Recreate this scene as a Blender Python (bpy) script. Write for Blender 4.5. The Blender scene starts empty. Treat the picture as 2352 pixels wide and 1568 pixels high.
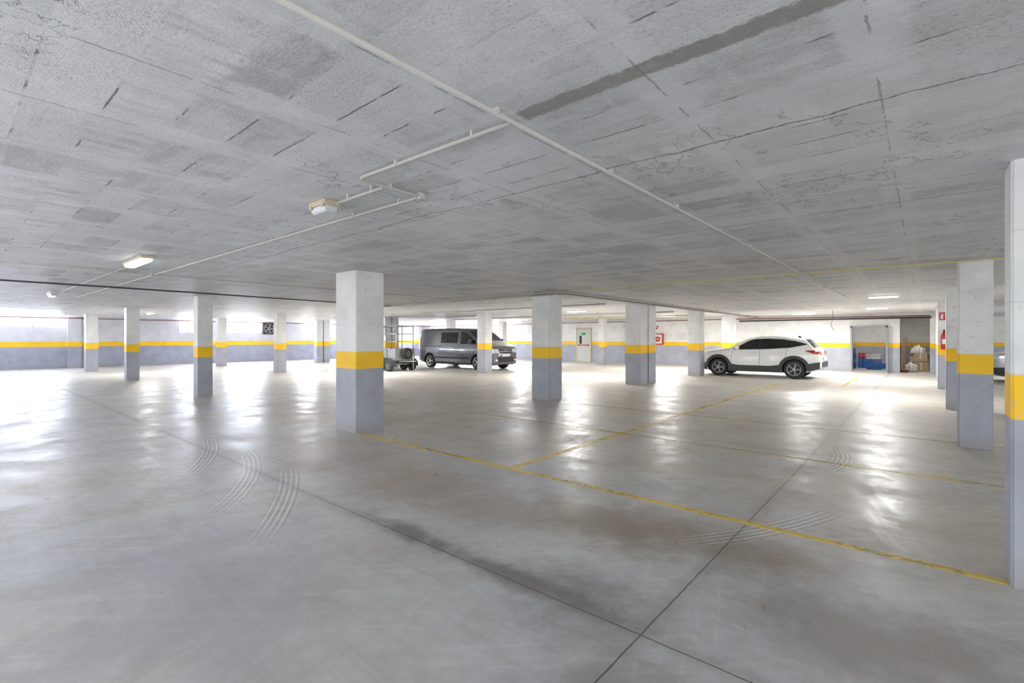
import bpy, bmesh, math, random
from mathutils import Vector, Matrix
random.seed(4)
S=bpy.context.scene
C=S.collection
H=2.5
# ------------------------------------------------------------------ materials
class NT:
    def __init__(s,name):
        s.m=bpy.data.materials.new(name); s.m.use_nodes=True
        s.t=s.m.node_tree; s.b=s.t.nodes['Principled BSDF']; s.out=s.t.nodes['Material Output']
    def lk(s,a,b):
        if isinstance(a,bpy.types.NodeSocket): s.t.links.new(a,b)
        else:
            if isinstance(a,(tuple,list)) and len(a)==3 and b.type=='RGBA': a=(*a,1)
            b.default_value=a
    def math(s,op,a,b=0.0,c=0.0,clamp=False):
        n=s.t.nodes.new('ShaderNodeMath'); n.operation=op; n.use_clamp=clamp
        s.lk(a,n.inputs[0]); s.lk(b,n.inputs[1]); s.lk(c,n.inputs[2]); return n.outputs[0]
    def add(s,a,b): return s.math('ADD',a,b)
    def sub(s,a,b): return s.math('SUBTRACT',a,b)
    def mul(s,a,b): return s.math('MULTIPLY',a,b)
    def mx(s,a,b): return s.math('MAXIMUM',a,b)
    def absv(s,a): return s.math('ABSOLUTE',a)
    def ss(s,v,a,b,lo=0.0,hi=1.0):
        n=s.t.nodes.new('ShaderNodeMapRange'); n.interpolation_type='SMOOTHSTEP'
        s.lk(v,n.inputs['Value']); n.inputs['From Min'].default_value=a; n.inputs['From Max'].default_value=b
        n.inputs['To Min'].default_value=lo; n.inputs['To Max'].default_value=hi; return n.outputs['Result']
    def mix(s,f,a,b):
        n=s.t.nodes.new('ShaderNodeMix'); n.data_type='RGBA'
        s.lk(f,n.inputs[0]); s.lk(a,n.inputs[6]); s.lk(b,n.inputs[7]); return n.outputs[2]
    def pos(s):
        n=s.t.nodes.new('ShaderNodeNewGeometry'); q=s.t.nodes.new('ShaderNodeSeparateXYZ')
        s.t.links.new(n.outputs['Position'],q.inputs[0]); s.p=n.outputs['Position']
        return n.outputs['Position'],q.outputs[0],q.outputs[1],q.outputs[2]
    def comb(s,x,y,z):
        n=s.t.nodes.new('ShaderNodeCombineXYZ'); s.lk(x,n.inputs[0]);s.lk(y,n.inputs[1]);s.lk(z,n.inputs[2]); return n.outputs[0]
    def noise(s,v,sc,det=4,ro=.55):
        n=s.t.nodes.new('ShaderNodeTexNoise'); s.lk(v,n.inputs['Vector'])
        n.inputs['Scale'].default_value=sc;n.inputs['Detail'].default_value=det;n.inputs['Roughness'].default_value=ro
        return n.outputs['Fac']
    def bump(s,h,st,dist=.01):
        n=s.t.nodes.new('ShaderNodeBump'); s.lk(h,n.inputs['Height']); n.inputs['Strength'].default_value=st
        n.inputs['Distance'].default_value=dist; s.t.links.new(n.outputs[0],s.b.inputs['Normal'])
    def fin(s,col=None,rough=None,metal=None,spec=None):
        if col is not None: s.lk(col,s.b.inputs['Base Color'])
        if rough is not None: s.lk(rough,s.b.inputs['Roughness'])
        if metal is not None: s.b.inputs['Metallic'].default_value=metal
        if spec is not None: s.b.inputs['Specular IOR Level'].default_value=spec
        return s.m

def simple(name,col,rough=.5,metal=0,var=.08,sc=12,coat=0):
    n=NT(name); p,x,y,z=n.pos(); f=n.noise(p,sc,4)
    dk=tuple(c*(1-var*2) for c in col)
    n.fin(n.mix(f,dk,tuple(min(1,c*(1+var*.6)) for c in col)),rough,metal)
    if coat: n.b.inputs['Coat Weight'].default_value=coat; n.b.inputs['Coat Roughness'].default_value=.04
    return n.m
def emis(name,col,st):
    n=NT(name); p,x,y,z=n.pos(); f=n.noise(p,1.5,2)
    n.fin((.8,.8,.8),.4)
    n.lk((*col,1),n.b.inputs['Emission Color']); n.lk(n.add(st*.85,n.mul(f,st*.3)),n.b.inputs['Emission Strength'])
    return n.m

YEL=(.96,.58,.006)
def band_mat(name,z1,z2,white,grey,block=True,grime=.5):
    n=NT(name); p,x,y,z=n.pos()
    wob=n.mul(n.sub(n.noise(p,3,3),.5),.012)
    zz=n.add(z,wob)
    nz=n.noise(p,2.2,6,.6); nf=n.noise(p,35,4)
    w=n.mix(n.ss(nz,.35,.75),white,tuple(c*.84 for c in white))
    g=n.mix(n.ss(nz,.3,.7),grey,tuple(c*.80 for c in grey))
    yy=n.mix(n.ss(nz,.35,.8),YEL,(.88,.49,.008))
    c=n.mix(n.ss(zz,z1-.004,z1+.004),g,yy); c=n.mix(n.ss(zz,z2-.004,z2+.004),c,w)
    gr=n.mul(n.ss(n.add(z,n.mul(nz,.35)),.12,.45,1,0),grime)
    c=n.mix(gr,c,(.32,.28,.24))
    ch=n.ss(n.noise(p,9,5,.7),.61,.68)
    c=n.mix(n.mul(ch,.45),c,(.52,.48,.43))
    if block:
        bz=n.math('FRACT',n.mul(n.add(z,.01),1/.42)); ln=n.ss(n.absv(n.sub(bz,.5)),.487,.497)
        c=n.mix(n.mul(ln,.28),c,(.3,.3,.3))
    n.bump(n.add(nf,n.mul(nz,2)),.3,.006)
    return n.fin(c,.55)
M_pillar=band_mat('painted_pillar',.985,1.245,(.78,.78,.78),(.41,.42,.49))
M_wall=band_mat('painted_wall',1.04,1.28,(.76,.77,.82),(.40,.42,.52),True,.35)
M_whitewall=band_mat('painted_wall_white',1.05,1.24,(.82,.82,.81),(.44,.46,.53),True,.3)

def floor_mat():
    n=NT('polished_concrete'); p,x,y,z=n.pos()
    nl=n.noise(p,.35,6,.6); nm=n.noise(p,1.6,9,.68); nf=n.noise(p,11,8,.72)
    st=n.noise(n.comb(n.mul(n.add(x,y),.5),n.mul(n.sub(x,y),7.0),0),1.0,6,.7)
    st2=n.noise(n.comb(n.mul(x,.8),n.mul(y,11),0),1.0,6,.72)
    st3=n.noise(n.comb(n.mul(y,1.1),n.mul(n.add(x,n.mul(y,.3)),14),0),1.0,6,.75)
    dist=n.math('SQRT',n.add(n.mul(x,x),n.mul(y,y)))
    c=n.mix(n.ss(n.add(nl,n.ss(y,2.0,5.5,-.10,.10)),.35,.65),(.55,.56,.57),(.63,.585,.51))
    c=n.mix(n.mul(n.ss(nm,.42,.70),.5),c,(.45,.395,.33))
    c=n.mix(n.mul(n.ss(nm,.5,.25),.6),c,(.68,.68,.68))
    c=n.mix(n.mul(n.ss(st,.50,.70),.5),c,(.75,.73,.69))
    c=n.mix(n.mul(n.ss(st2,.50,.72),.42),c,(.40,.355,.295))
    c=n.mix(n.mul(n.ss(st3,.52,.70),.45),c,(.73,.71,.66))
    c=n.mix(n.mul(n.ss(nf,.48,.74),.30),c,(.42,.385,.34))
    c=n.mix(n.mul(n.ss(nf,.46,.30),.30),c,(.76,.75,.72))
    def blob(cx,cy,rx,ry,sc=2.2,seed=0.0):
        dx=n.mul(n.sub(x,cx),1/rx); dy=n.mul(n.sub(y,cy),1/ry)
        d=n.math('SQRT',n.add(n.mul(dx,dx),n.mul(dy,dy)))
        nn=n.noise(n.comb(n.add(x,seed),y,seed),sc,9,.75)
        return n.ss(n.add(d,n.mul(n.sub(nn,.5),3.0)),.2,1.3,1,0)
    for (cx,cy,rx,ry,col,a) in [(-2.2,2.27,1.3,.13,(.16,.15,.14),.8),(-1.5,2.36,.5,.35,(.18,.165,.15),.6),(-1.9,3.4,1.1,.45,(.29,.225,.165),.8),
            (-3.6,3.1,1.4,.5,(.40,.32,.25),.65),(-.2,2.9,.7,.6,(.29,.25,.205),.65),(-5.8,3.2,2.2,.8,(.50,.41,.325),.6),(-.9,1.7,.5,.5,(.25,.235,.21),.6),
            (-1.0,3.6,.8,.3,(.33,.265,.205),.7),(-3.2,1.0,1.4,.7,(.36,.36,.39),.5),(-9,5,3,1.5,(.53,.43,.34),.5),(-3.5,9.5,3,2,(.56,.50,.41),.4)]:
        c=n.mix(n.mul(blob(cx,cy,rx,ry,1.9,cx*3.1),a),c,col)
    tm=None
    for (cx,cy,r,wd,ax,ay,al) in [(-3.1,6.9,2.35,.13,-.65,7.1,1.3),(-5.7,2.5,2.05,.16,-7.4,3.6,1.0),(-6.3,2.2,2.3,.14,-8.1,3.6,1.0),(-4.8,6.1,4.4,.12,-.75,4.1,1.0),
            (-5.2,5.6,1.5,.1,-5.6,4.3,.8),(-7.5,-2.0,4.6,.12,-5.6,2.2,1.6),(-9.0,-3.0,5.6,.12,-6.9,2.1,1.8),(-3,2,3.2,.12,-5.7,1.3,1.2),(-10,-1,3,.1,-8,1.3,1.2),
            (-8,-4,7,.12,-4.4,2.2,1.2),(-12,2,4,.12,-8.5,3.0,1.5),(-6,9,4.2,.12,-3,6,1.3)]:
        dx=n.sub(x,cx);dy=n.sub(y,cy); d=n.math('SQRT',n.add(n.mul(dx,dx),n.mul(dy,dy)))
        o=n.sub(d,r); band=n.ss(n.absv(o),wd*.7,wd,1,0)
        lines=n.ss(n.math('SINE',n.mul(o,130)),-.3,.9)
        ex=n.sub(x,ax);ey=n.sub(y,ay); e=n.math('SQRT',n.add(n.mul(ex,ex),n.mul(ey,ey)))
        m=n.mul(n.mul(band,n.sub(lines,.35)),n.ss(e,al*.4,al,1,0))
        tm=m if tm is None else n.add(tm,m)
    tmp=n.mul(n.mx(tm,0.0),n.ss(nf,.70,.45)); tmn=n.mul(n.mx(n.mul(tm,-1.0),0.0),n.ss(nf,.3,.5))
    c=n.mix(n.mul(tmp,1.1),c,(.86,.84,.81)); c=n.mix(n.mul(tmn,1.2),c,(.30,.265,.225))
    wob=n.mul(n.sub(n.noise(p,6,4),.5),.012)
    jm=None
    for (v,val,wt) in [(y,2.22,1),(x,-1.06,1),(x,-5.1,.35),(y,7.1,.3),(x,-9.2,.3),(x,-13.3,.3),(y,12.0,.5),(y,16.9,.5)]:
        a=n.absv(n.add(n.sub(v,val),wob)); l=n.mul(n.ss(a,.002,.006,1,0),wt)
        jm=l if jm is None else n.mx(jm,l)
        h=n.mul(n.ss(n.add(a,n.mul(n.sub(nm,.5),.35)),.0,.10,1,0),.30*wt)
        c=n.mix(h,c,(.27,.235,.195))
    c=n.mix(n.mul(jm,.8),c,(.05,.045,.04))
    sp=n.ss(n.noise(p,28,2,.5),.76,.79)
    c=n.mix(n.mul(sp,.6),c,(.74,.72,.68))
    r=n.add(n.add(n.ss(nm,.3,.7,.25,.44),n.mul(n.sub(st3,.5),.28)),n.mul(n.sub(nf,.35),.22))
    n.bump(n.add(n.add(n.mul(nf,.22),n.mul(st3,.35)),n.add(n.mul(nm,.6),n.mul(jm,-3))),.11,.006)
    return n.fin(c,r,0,.45)
def ceil_mat():
    n=NT('hollow_block_ceiling'); p,x,y,z=n.pos()
    nl=n.noise(p,.6,8,.7); nm=n.noise(p,3.5,6,.65); nf=n.noise(p,75,4,.7); nf2=n.noise(p,18,6,.75)
    stx=n.noise(n.comb(n.mul(x,1.2),n.mul(y,9),0),1,6,.7); sty=n.noise(n.comb(n.mul(x,9),n.mul(y,1.2),3.0),1,6,.7)
    br=n.t.nodes.new('ShaderNodeTexBrick'); br.offset=0; br.inputs['Scale'].default_value=1
    n.lk(n.comb(n.add(n.add(x,.84),n.mul(n.sub(nm,.5),.03)),n.add(n.add(y,.03),n.mul(n.sub(nm,.5),.03)),0),br.inputs['Vector'])
    br.inputs['Color1'].default_value=(.47,.475,.485,1);br.inputs['Color2'].default_value=(.72,.725,.74,1);br.inputs['Mortar'].default_value=(.54,.54,.55,1)
    br.inputs['Mortar Size'].default_value=.005;br.inputs['Brick Width'].default_value=.7;br.inputs['Row Height'].default_value=.25
    br.inputs['Mortar Smooth'].default_value=.2
    c=br.outputs['Color']
    wv=n.add(n.mul(n.sub(nf2,.5),.12),n.mul(n.sub(nm,.5),.14))
    u=n.math('FRACT',n.mul(n.add(n.add(x,.84+70),wv),1/.7))
    strip=n.mul(n.ss(n.absv(n.sub(u,.5)),.31,.39),n.ss(nl,.30,.50))
    v=n.math('FRACT',n.mul(n.add(n.add(y,-2.67+104),wv),1/2.08))
    strip2=n.mul(n.ss(n.absv(n.sub(v,.5)),.42,.45),n.ss(sty,.35,.55))
    patch=n.ss(n.add(nl,n.mul(n.sub(stx,.5),.5)),.41,.56)
    sm=n.mx(n.mx(strip,strip2),n.mul(patch,.85))
    smooth=n.mix(n.ss(nm,.3,.7),(.79,.80,.83),(.66,.67,.685))
    c=n.mix(n.mul(sm,.75),c,smooth)
    c=n.mix(n.mul(n.ss(stx,.5,.72),.38),c,(.50,.505,.515))
    c=n.mix(n.mul(n.ss(sty,.52,.72),.35),c,(.84,.85,.87))
    pit=n.ss(nf,.52,.66)
    c=n.mix(n.mul(pit,n.sub(.46,n.mul(sm,.34))),c,(.25,.25,.25))
    c=n.mix(n.mul(n.ss(nf2,.55,.72),.28),c,(.42,.42,.42))
    jm=n.mul(n.mul(br.outputs['Fac'],n.ss(n.noise(p,2.1,5,.6),.53,.60)),n.sub(1,strip))
    ww=n.mul(n.sub(n.noise(p,1.8,7,.68),.5),.20)
    cr=None
    for y0 in (2.67,4.75,6.83,8.9,11,13.1):
        a=n.absv(n.add(n.sub(y,y0),ww)); l=n.ss(a,.002,.009,1,0)
        cr=l if cr is None else n.mx(cr,l)
    cr=n.mul(cr,n.ss(n.noise(p,1.1,3),.32,.42))
    w2=n.mul(n.sub(n.noise(p,12,5,.8),.5),.035)
    ux=n.absv(n.sub(n.math('FRACT',n.mul(n.add(n.add(x,.84+70),w2),1/.7)),.5))
    l2=n.mul(n.ss(ux,.492,.498),n.ss(nm,.46,.56))
    fl=n.mul(n.ss(n.absv(n.sub(n.noise(p,1.0,7,.62),.5)),.0035,.001),n.ss(n.noise(p,.5,2),.48,.56))
    jm=n.mx(n.mx(jm,cr),n.mx(n.mul(l2,.6),n.mul(fl,.7)))
    c=n.mix(n.mul(jm,.76),c,(.08,.08,.08))
    a=n.absv(n.add(n.sub(y,1.76),n.add(n.mul(n.sub(nf2,.5),.08),n.mul(n.sub(nm,.5),.05))))
    ch=n.mul(n.mul(n.ss(a,.040,.060,1,0),n.ss(x,-1.46,-1.42)),n.ss(n.add(nf2,n.mul(stx,.5)),.45,.75,.35,1))
    c=n.mix(n.mul(ch,.85),c,(.26,.25,.23))
    hh=n.add(n.mul(n.mul(nf,n.sub(1.1,n.mul(sm,.8))),1.2),n.add(n.mul(sm,.6),n.add(n.add(n.mul(nm,.5),n.mul(nf2,.8)),n.mul(jm,-2))))
    n.bump(hh,.6,.012)
    return n.fin(c,.5,0,.45)
M_floor=floor_mat(); M_ceil=ceil_mat()
def line_mat(name,wear):
    n=NT(name); p,x,y,z=n.pos()
    f=n.noise(p,16,6,.75); g=n.noise(p,1.4,4)
    a=n.ss(n.add(n.mul(f,.6),n.mul(g,.55)),wear,wear+.14,0.15,.90)
    n.fin(n.mix(g,(.88,.60,.06),(.92,.68,.14)),.38); n.lk(n.math('MULTIPLY',a,1.0),n.b.inputs['Alpha']); return n.m
M_line=line_mat('worn_yellow_paint',.44); M_linef=line_mat('faded_yellow_paint',.53)
M_cond=simple('painted_conduit',(.54,.51,.48),.5); M_clip=simple('conduit_clip',(.58,.55,.51),.5)
M_cable=simple('black_cable',(.05,.05,.05),.5); M_red=simple('red_pipe',(.22,.07,.065),.4); M_yp=simple('yellow_pipe',(.66,.58,.26),.4)
M_blk=simple('black_plastic',(.02,.02,.022),.45); M_rub=simple('tyre_rubber',(.025,.025,.027),.75)
M_glass=simple('tinted_car_glass',(.012,.014,.016),.05); M_white=simple('white_car_paint',(.80,.81,.82),.25,0,.02,3,1)
M_grey=simple('grey_car_paint',(.15,.15,.165),.28,.5,.03,3,1); M_silver=simple('silver_car_paint',(.55,.56,.58),.3,.5,.03,3,1)
M_clad=simple('grey_cladding',(.045,.048,.055),.5); M_alloy=simple('alloy_metal',(.38,.38,.40),.3,.9); M_chrome=simple('chrome',(.8,.8,.8),.12,1)
M_tail=simple('red_lamp_plastic',(.45,.02,.02),.15); M_head=simple('headlamp_glass',(.75,.78,.8),.08,.3); M_plate=simple('number_plate_white',(.8,.8,.8),.4)
M_galv=simple('galvanised_steel',(.27,.27,.27),.4,.6); M_wood=simple('plywood',(.42,.33,.23),.7,0,.2,8)
M_card=simple('cardboard',(.48,.35,.24),.8,0,.1,8); M_blue=simple('blue_plastic',(.02,.14,.52),.4); M_redp=simple('red_plastic',(.52,.03,.03),.4)
M_yelp=simple('yellow_plastic',(.85,.55,.03),.4); M_door=simple('door_paint',(.60,.63,.60),.5); M_frame=simple('grey_door_frame',(.30,.32,.35),.45)
M_ivory=simple('aged_ivory_plastic',(.62,.53,.38),.5); M_diff=simple('ribbed_diffuser',(.58,.59,.62),.2); M_whitep=simple('white_plastic',(.75,.75,.74),.4)
M_win=emis('daylight_pane',(.80,.86,1.0),62); M_winb=emis('glass_block_pane',(1,.88,.55),1.0); M_lamp=emis('lit_diffuser',(.95,.97,1.0),6)
M_green=simple('green_sign',(.02,.35,.12),.5); M_bag=simple('plastic_sack',(.7,.68,.65),.5)
# ------------------------------------------------------------------ geometry helpers
def mk(name,verts,faces,mat,parent=None,smooth=False,loc=None):
    me=bpy.data.meshes.new(name); me.from_pydata([tuple(v) for v in verts],[],faces); me.update()
    o=bpy.data.objects.new(name,me); C.objects.link(o)
    for m in (mat if isinstance(mat,list) else [mat]): me.materials.append(m)
    if smooth:
        for f in me.polygons: f.use_smooth=True
    if parent: o.parent=parent
    if loc: o.location=loc
    return o
def frombm(name,bm,mat,parent=None,smooth=False,loc=None,recalc=True):
    if recalc: bmesh.ops.recalc_face_normals(bm,faces=bm.faces)
    me=bpy.data.meshes.new(name); bm.to_mesh(me); bm.free()
    o=bpy.data.objects.new(name,me); C.objects.link(o)
    for m in (mat if isinstance(mat,list) else [mat]): me.materials.append(m)
    if smooth:
        for f in me.polygons: f.use_smooth=True
    if parent: o.parent=parent
    if loc: o.location=loc
    return o
def addbox(bm,c,s,rot=None,bev=0):
    b2=bmesh.new(); bmesh.ops.create_cube(b2,size=1)
    for v in b2.verts: v.co=Vector((v.co.x*s[0],v.co.y*s[1],v.co.z*s[2]))
    if bev: bmesh.ops.bevel(b2,geom=b2.edges[:],offset=bev,segments=2,affect='EDGES',profile=.5)
    if rot: bmesh.ops.rotate(b2,verts=b2.verts,cent=(0,0,0),matrix=rot)
    for v in b2.verts: v.co+=Vector(c)
    t=bpy.data.meshes.new('t'); b2.to_mesh(t); b2.free(); bm.from_mesh(t); bpy.data.meshes.remove(t)
def boxes(name,lst,mat,parent=None,bev=0,loc=None):
    bm=bmesh.new()
    for l in lst: addbox(bm,l[0],l[1],l[2] if len(l)>2 else None,bev)
    return frombm(name,bm,mat,parent,False,loc,False)
def tube_into(bm,pts,r,n=10):
    pts=[Vector(p) for p in pts]; rings=[]
    for i,p in enumerate(pts):
        if i==0: d=(pts[1]-p).normalized(); sc=1
        elif i==len(pts)-1: d=(p-pts[-2]).normalized()
        else: d=((p-pts[i-1]).normalized()+(pts[i+1]-p).normalized()).normalized()
        up=Vector((0,0,1)) if abs(d.z)<.95 else Vector((1,0,0))
        a=d.cross(up).normalized(); b=a.cross(d).normalized()
        rings.append([bm.verts.new(p+a*(r*math.cos(t*2*math.pi/n))+b*(r*math.sin(t*2*math.pi/n))) for t in range(n)])
    for i in range(len(rings)-1):
        for k in range(n):
            bm.faces.new((rings[i][k],rings[i][(k+1)%n],rings[i+1][(k+1)%n],rings[i+1][k]))
    bm.faces.new(rings[0][::-1]); bm.faces.new(rings[-1])
def tube(name,pts,r,mat,parent=None,n=10):
    bm=bmesh.new(); tube_into(bm,pts,r,n); return frombm(name,bm,mat,parent,True)
def roundpath(pts,rad=.06,seg=4):
    out=[Vector(pts[0])]
    for i in range(1,len(pts)-1):
        a,b,c=Vector(pts[i-1]),Vector(pts[i]),Vector(pts[i+1])
        p0=b+(a-b).normalized()*rad; p2=b+(c-b).normalized()*rad
        for k in range(seg+1):
            t=k/seg; out.append(p0*(1-t)**2+b*2*t*(1-t)+p2*t*t)
    out.append(Vector(pts[-1])); return out
def lathe_y(bm,prof,cy=0,cx=0,cz=0,n=32):
    rings=[]
    for r,yy in prof:
        rings.append([bm.verts.new((cx+r*math.cos(2*math.pi*k/n),cy+yy,cz+r*math.sin(2*math.pi*k/n))) for k in range(n)])
    for i in range(len(rings)-1):
        for k in range(n): bm.faces.new((rings[i][k],rings[i][(k+1)%n],rings[i+1][(k+1)%n],rings[i+1][k]))
    return rings
def tag(o,label,cat,group=None,kind=None):
    o['label']=label; o['category']=cat
    if group: o['group']=group
    if kind: o['kind']=kind
    return o
def struct(o,label=None):
    o['kind']='structure'
    if label: o['label']=label
    return o
def empty(name,loc,rz=0):
    e=bpy.data.objects.new(name,None); e.location=loc; e.rotation_euler=(0,0,rz); e.empty_display_size=.2; C.objects.link(e); return e
# ------------------------------------------------------------------ room shell
XL,XR,YF=-31.9,9.0,26.0
Y0=-3.2
struct(boxes('floor',[(((XL+XR)/2,(34+Y0)/2,-.1),(XR-XL+1,34-Y0,.2))],M_floor),'polished grey concrete floor with stains and tyre marks')
struct(boxes('ceiling',[(((XL+XR)/2,(34+Y0)/2,H+.1),(XR-XL+1,34-Y0,.2))],M_ceil),'painted hollow block concrete slab ceiling')
def wall_y(name,x0,x1,y,th,mat,openings,label):
    L=[];xs=x0
    for (a,b,za,zb) in sorted(openings):
        L.append((((xs+a)/2,y+th/2,H/2),(a-xs,th,H)))
        if za>0: L.append((((a+b)/2,y+th/2,za/2),(b-a,th,za)))
        if zb<H: L.append((((a+b)/2,y+th/2,(zb+H)/2),(b-a,th,H-zb)))
        xs=b
    L.append((((xs+x1)/2,y+th/2,H/2),(x1-xs,th,H)))
    return struct(boxes(name,L,mat),label)
def wall_x(name,y0,y1,x,th,mat,openings,label):
    L=[];ys=y0
    for (a,b,za,zb) in sorted(openings):
        L.append(((x-th/2,(ys+a)/2,H/2),(th,a-ys,H)))
        if za>0: L.append(((x-th/2,(a+b)/2,za/2),(th,b-a,za)))
        if zb<H: L.append(((x-th/2,(a+b)/2,(zb+H)/2),(th,b-a,H-zb)))
        ys=b
    L.append(((x-th/2,(ys+y1)/2,H/2),(th,y1-ys,H)))
    return struct(boxes(name,L,mat),label)
wl=[(.6,3.75,1.98,2.44),(8.6,9.9,1.75,2.44),(10.7,13.0,1.75,2.44),(15.7,17.9,1.75,2.44),(20.0,23.0,1.8,2.44)]
wall_x('wall_left',.3,YF,XL,.25,M_wall,wl,'painted block wall, white over yellow band over grey')
wf=[(-30.5,-28.5,1.8,2.35),(-27.5,-25.0,1.8,2.35),(-24,-21.6,1.8,2.35)]
wall_y('wall_back',XL-.25,.35,YF,.22,M_whitewall,[(a,b,c,d) for a,b,c,d in wf]+[(-2.45,-1.15,0,1.95),(-.76,.2,0,2.3)],'painted wall with yellow band and door openings')
k=1
for (a,b,za,zb) in wl:
    w=struct(boxes(f'window_{k}',[((XL-.18,(a+b)/2,(za+zb)/2),(.02,b-a,zb-za))],M_win),'high strip window with daylight'); 
    fr=boxes('window_frame',[((XL-.14,(a+b)/2,za+.02),(.05,b-a,.04)),((XL-.14,(a+b)/2,zb-.02),(.05,b-a,.04))]+[((XL-.14,a+(b-a)*i/3,(za+zb)/2),(.05,.04,zb-za)) for i in range(4)],M_frame,w)
    k+=1
for (a,b,za,zb) in wf:
    w=struct(boxes(f'window_{k}',[(((a+b)/2,YF+.16,(za+zb)/2),(b-a,.02,zb-za))],M_win),'high strip window with daylight')
    boxes('window_frame',[(((a+b)/2,YF+.12,za+.02),(b-a,.05,.04)),(((a+b)/2,YF+.12,zb-.02),(b-a,.05,.04))]+[((a+(b-a)*i/3,YF+.12,(za+zb)/2),(.04,.05,zb-za)) for i in range(4)],M_frame,w)
    k+=1
gb=struct(boxes(f'window_{k}',[((-21.0+.2*i+.095,YF-.03,1.62+.2*j),(.185,.06,.185)) for i in range(6) for j in range(4)],M_winb,None,.01),'yellowish glass block window')
struct(boxes('wall_far_right',[(((.35+XR)/2,33,H/2),(XR-.35,.2,H))],M_whitewall))
struct(boxes('wall_partition',[((.47,26.0,H/2),(.24,14,H))],M_whitewall),'white partition wall with yellow band')
struct(boxes('wall_storage_back',[((-1.6,30.3,H/2),(3.9,.2,H))],M_whitewall)); struct(boxes('wall_storage_side',[((-3.4,28.2,H/2),(.2,4.0,H)),((-.95,28.2,H/2),(.12,4.0,H))],M_whitewall))
for i,(px,py) in enumerate([(XL+.12,4.15),(XL+.12,14.3)]):
    struct(boxes(f'trim_{i+1}',[((px,py,H/2),(.24,.5,H))],M_wall),'wall pilaster')
for i,px in enumerate([-20.4,-24.6,-13.0]):
    struct(boxes(f'trim_{i+4}',[((px,YF-.1,H/2),(.5,.2,H))],M_whitewall),'wall pilaster')
struct(boxes('trim_7',[((-2.42,YF-.01,.99),(.07,.30,1.98)),((-1.18,YF-.01,.99),(.07,.30,1.98)),((-1.8,YF-.01,1.96),(1.3,.30,.07))],M_frame),'grey steel door frame')
d1=struct(boxes('door_1',[((-16.2,YF-.03,1.0),(.95,.05,2.0))],M_door,None,.006),'pale grey-green steel fire door')
boxes('door_frame',[((-16.71,YF-.03,1.02),(.07,.08,2.04)),((-15.69,YF-.03,1.02),(.07,.08,2.04)),((-16.2,YF-.03,2.05),(1.09,.08,.07))],M_ivory,d1)
boxes('push_bar',[((-16.2,YF-.10,1.02),(.75,.04,.05)),((-16.55,YF-.08,1.02),(.06,.08,.09)),((-15.85,YF-.08,1.02),(.06,.08,.09))],M_redp,d1,.005)
boxes('door_sign',[((-16.2,YF-.06,1.72),(.3,.006,.14))],M_green,d1)
boxes('door_window',[((-16.42,YF-.06,1.35),(.16,.006,.5))],M_glass,d1)
# ------------------------------------------------------------------ pillars
def pillar(x1,y0,wx,wy,lab='square concrete pillar painted white, yellow and grey'):
    bm=bmesh.new(); addbox(bm,(0,0,H/2),(wx,wy,H))
    ed=[e for e in bm.edges if abs(e.verts[0].co.z-e.verts[1].co.z)>1]
    bmesh.ops.bevel(bm,geom=ed,offset=.012,segments=2,affect='EDGES')
    o=frombm('pillar',bm,M_pillar,None,False,(x1-wx/2,y0+wy/2,0))
    tag(o,lab,'pillar','painted concrete pillars'); return o
P=[(-6.61,4.09,.60,.50),(-6.63,9.13,.52,.52),(-6.69,13.98,.5,.55),(-6.69,14.60,.5,.55),(-6.54,18.85,.48,.48),
   (-13.6,4.05,.33,.33),(-13.75,9.0,.33,.33),(-13.77,14.45,.45,.45),(-13.2,23.2,.33,.33),(-13.8,18.8,.4,.4),
   (-20.65,4.03,.36,.36),(-20.6,9.05,.38,.38),(-20.5,14.3,.38,.38),(-20.5,14.75,.38,.38),(-20.6,18.8,.4,.4),
   (-27.65,3.99,.42,.42),(-27.6,9.15,.4,.4),(-27.5,14.4,.4,.38),(-27.5,14.85,.4,.38),(-27.5,18.8,.4,.4),(-6.55,23.1,.5,.5),(-20.5,23.2,.4,.4)]
for p in P: pillar(*p)
pillar(.39+.42,4.05,.42,.30,'concrete pillar painted white, yellow and grey, close by')
pillar(.354+.34,8.84,.34,.35); pillar(.35+.34,13.27,.34,.35); pillar(.31+.34,18.45,.34,.4)
# ------------------------------------------------------------------ floor lines
def fline(x0,x1,y0,y1,m,lab):
    o=boxes('parking_line',[(((x0+x1)/2,(y0+y1)/2,.001),(x1-x0,y1-y0,.002))],m); tag(o,lab,'floor marking','painted parking lines')
fline(-6.55,.38,4.08,4.15,M_line,'worn yellow painted parking line'); fline(-3.57,-3.49,4.16,17.6,M_line,'worn yellow painted bay divider line')
fline(-6.55,.9,6.70,6.77,M_linef,'faded yellow painted parking line'); fline(-6.1,.9,9.12,9.19,M_linef,'faded yellow painted parking line')
fline(-1.9,-1.82,17.5,22.5,M_linef,'faded yellow painted bay divider line')
# ------------------------------------------------------------------ conduits
def conduit(pts,r,mat,lab,clips=True,step=.75,rad=.07,name='ceiling_conduit',jb=(),js=.08):
    e=tube(name,roundpath(pts,rad) if len(pts)>2 else pts,r,mat); tag(e,lab,'pipe')
    for (x,y) in jb:
        boxes('junction_box',[((x,y,H-.020),(js,js,.04)),((x,y,H-.042),(js*.85,js*.85,.006))],M_clip,e,.004)
    if clips:
        cnt=0
        for i in range(len(pts)-1):
            a,b=Vector(pts[i]),Vector(pts[i+1]); L=(b-a).length; d=(b-a).normalized()
            if abs(d.z)>.5: continue
            s=step*.4
            while s<L-.1 and cnt<60:
                p=a+d*s; hz=H-p.z
                R=Matrix.Rotation(math.atan2(d.y,d.x),3,'Z')
                boxes('pipe_clip',[((p.x,p.y,p.z+hz/2-.0),(.016,r*2+.008,hz+r*1.0),R)],M_clip,e,.002); cnt+=1; s+=step
    return e
zc=H-.025
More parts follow.
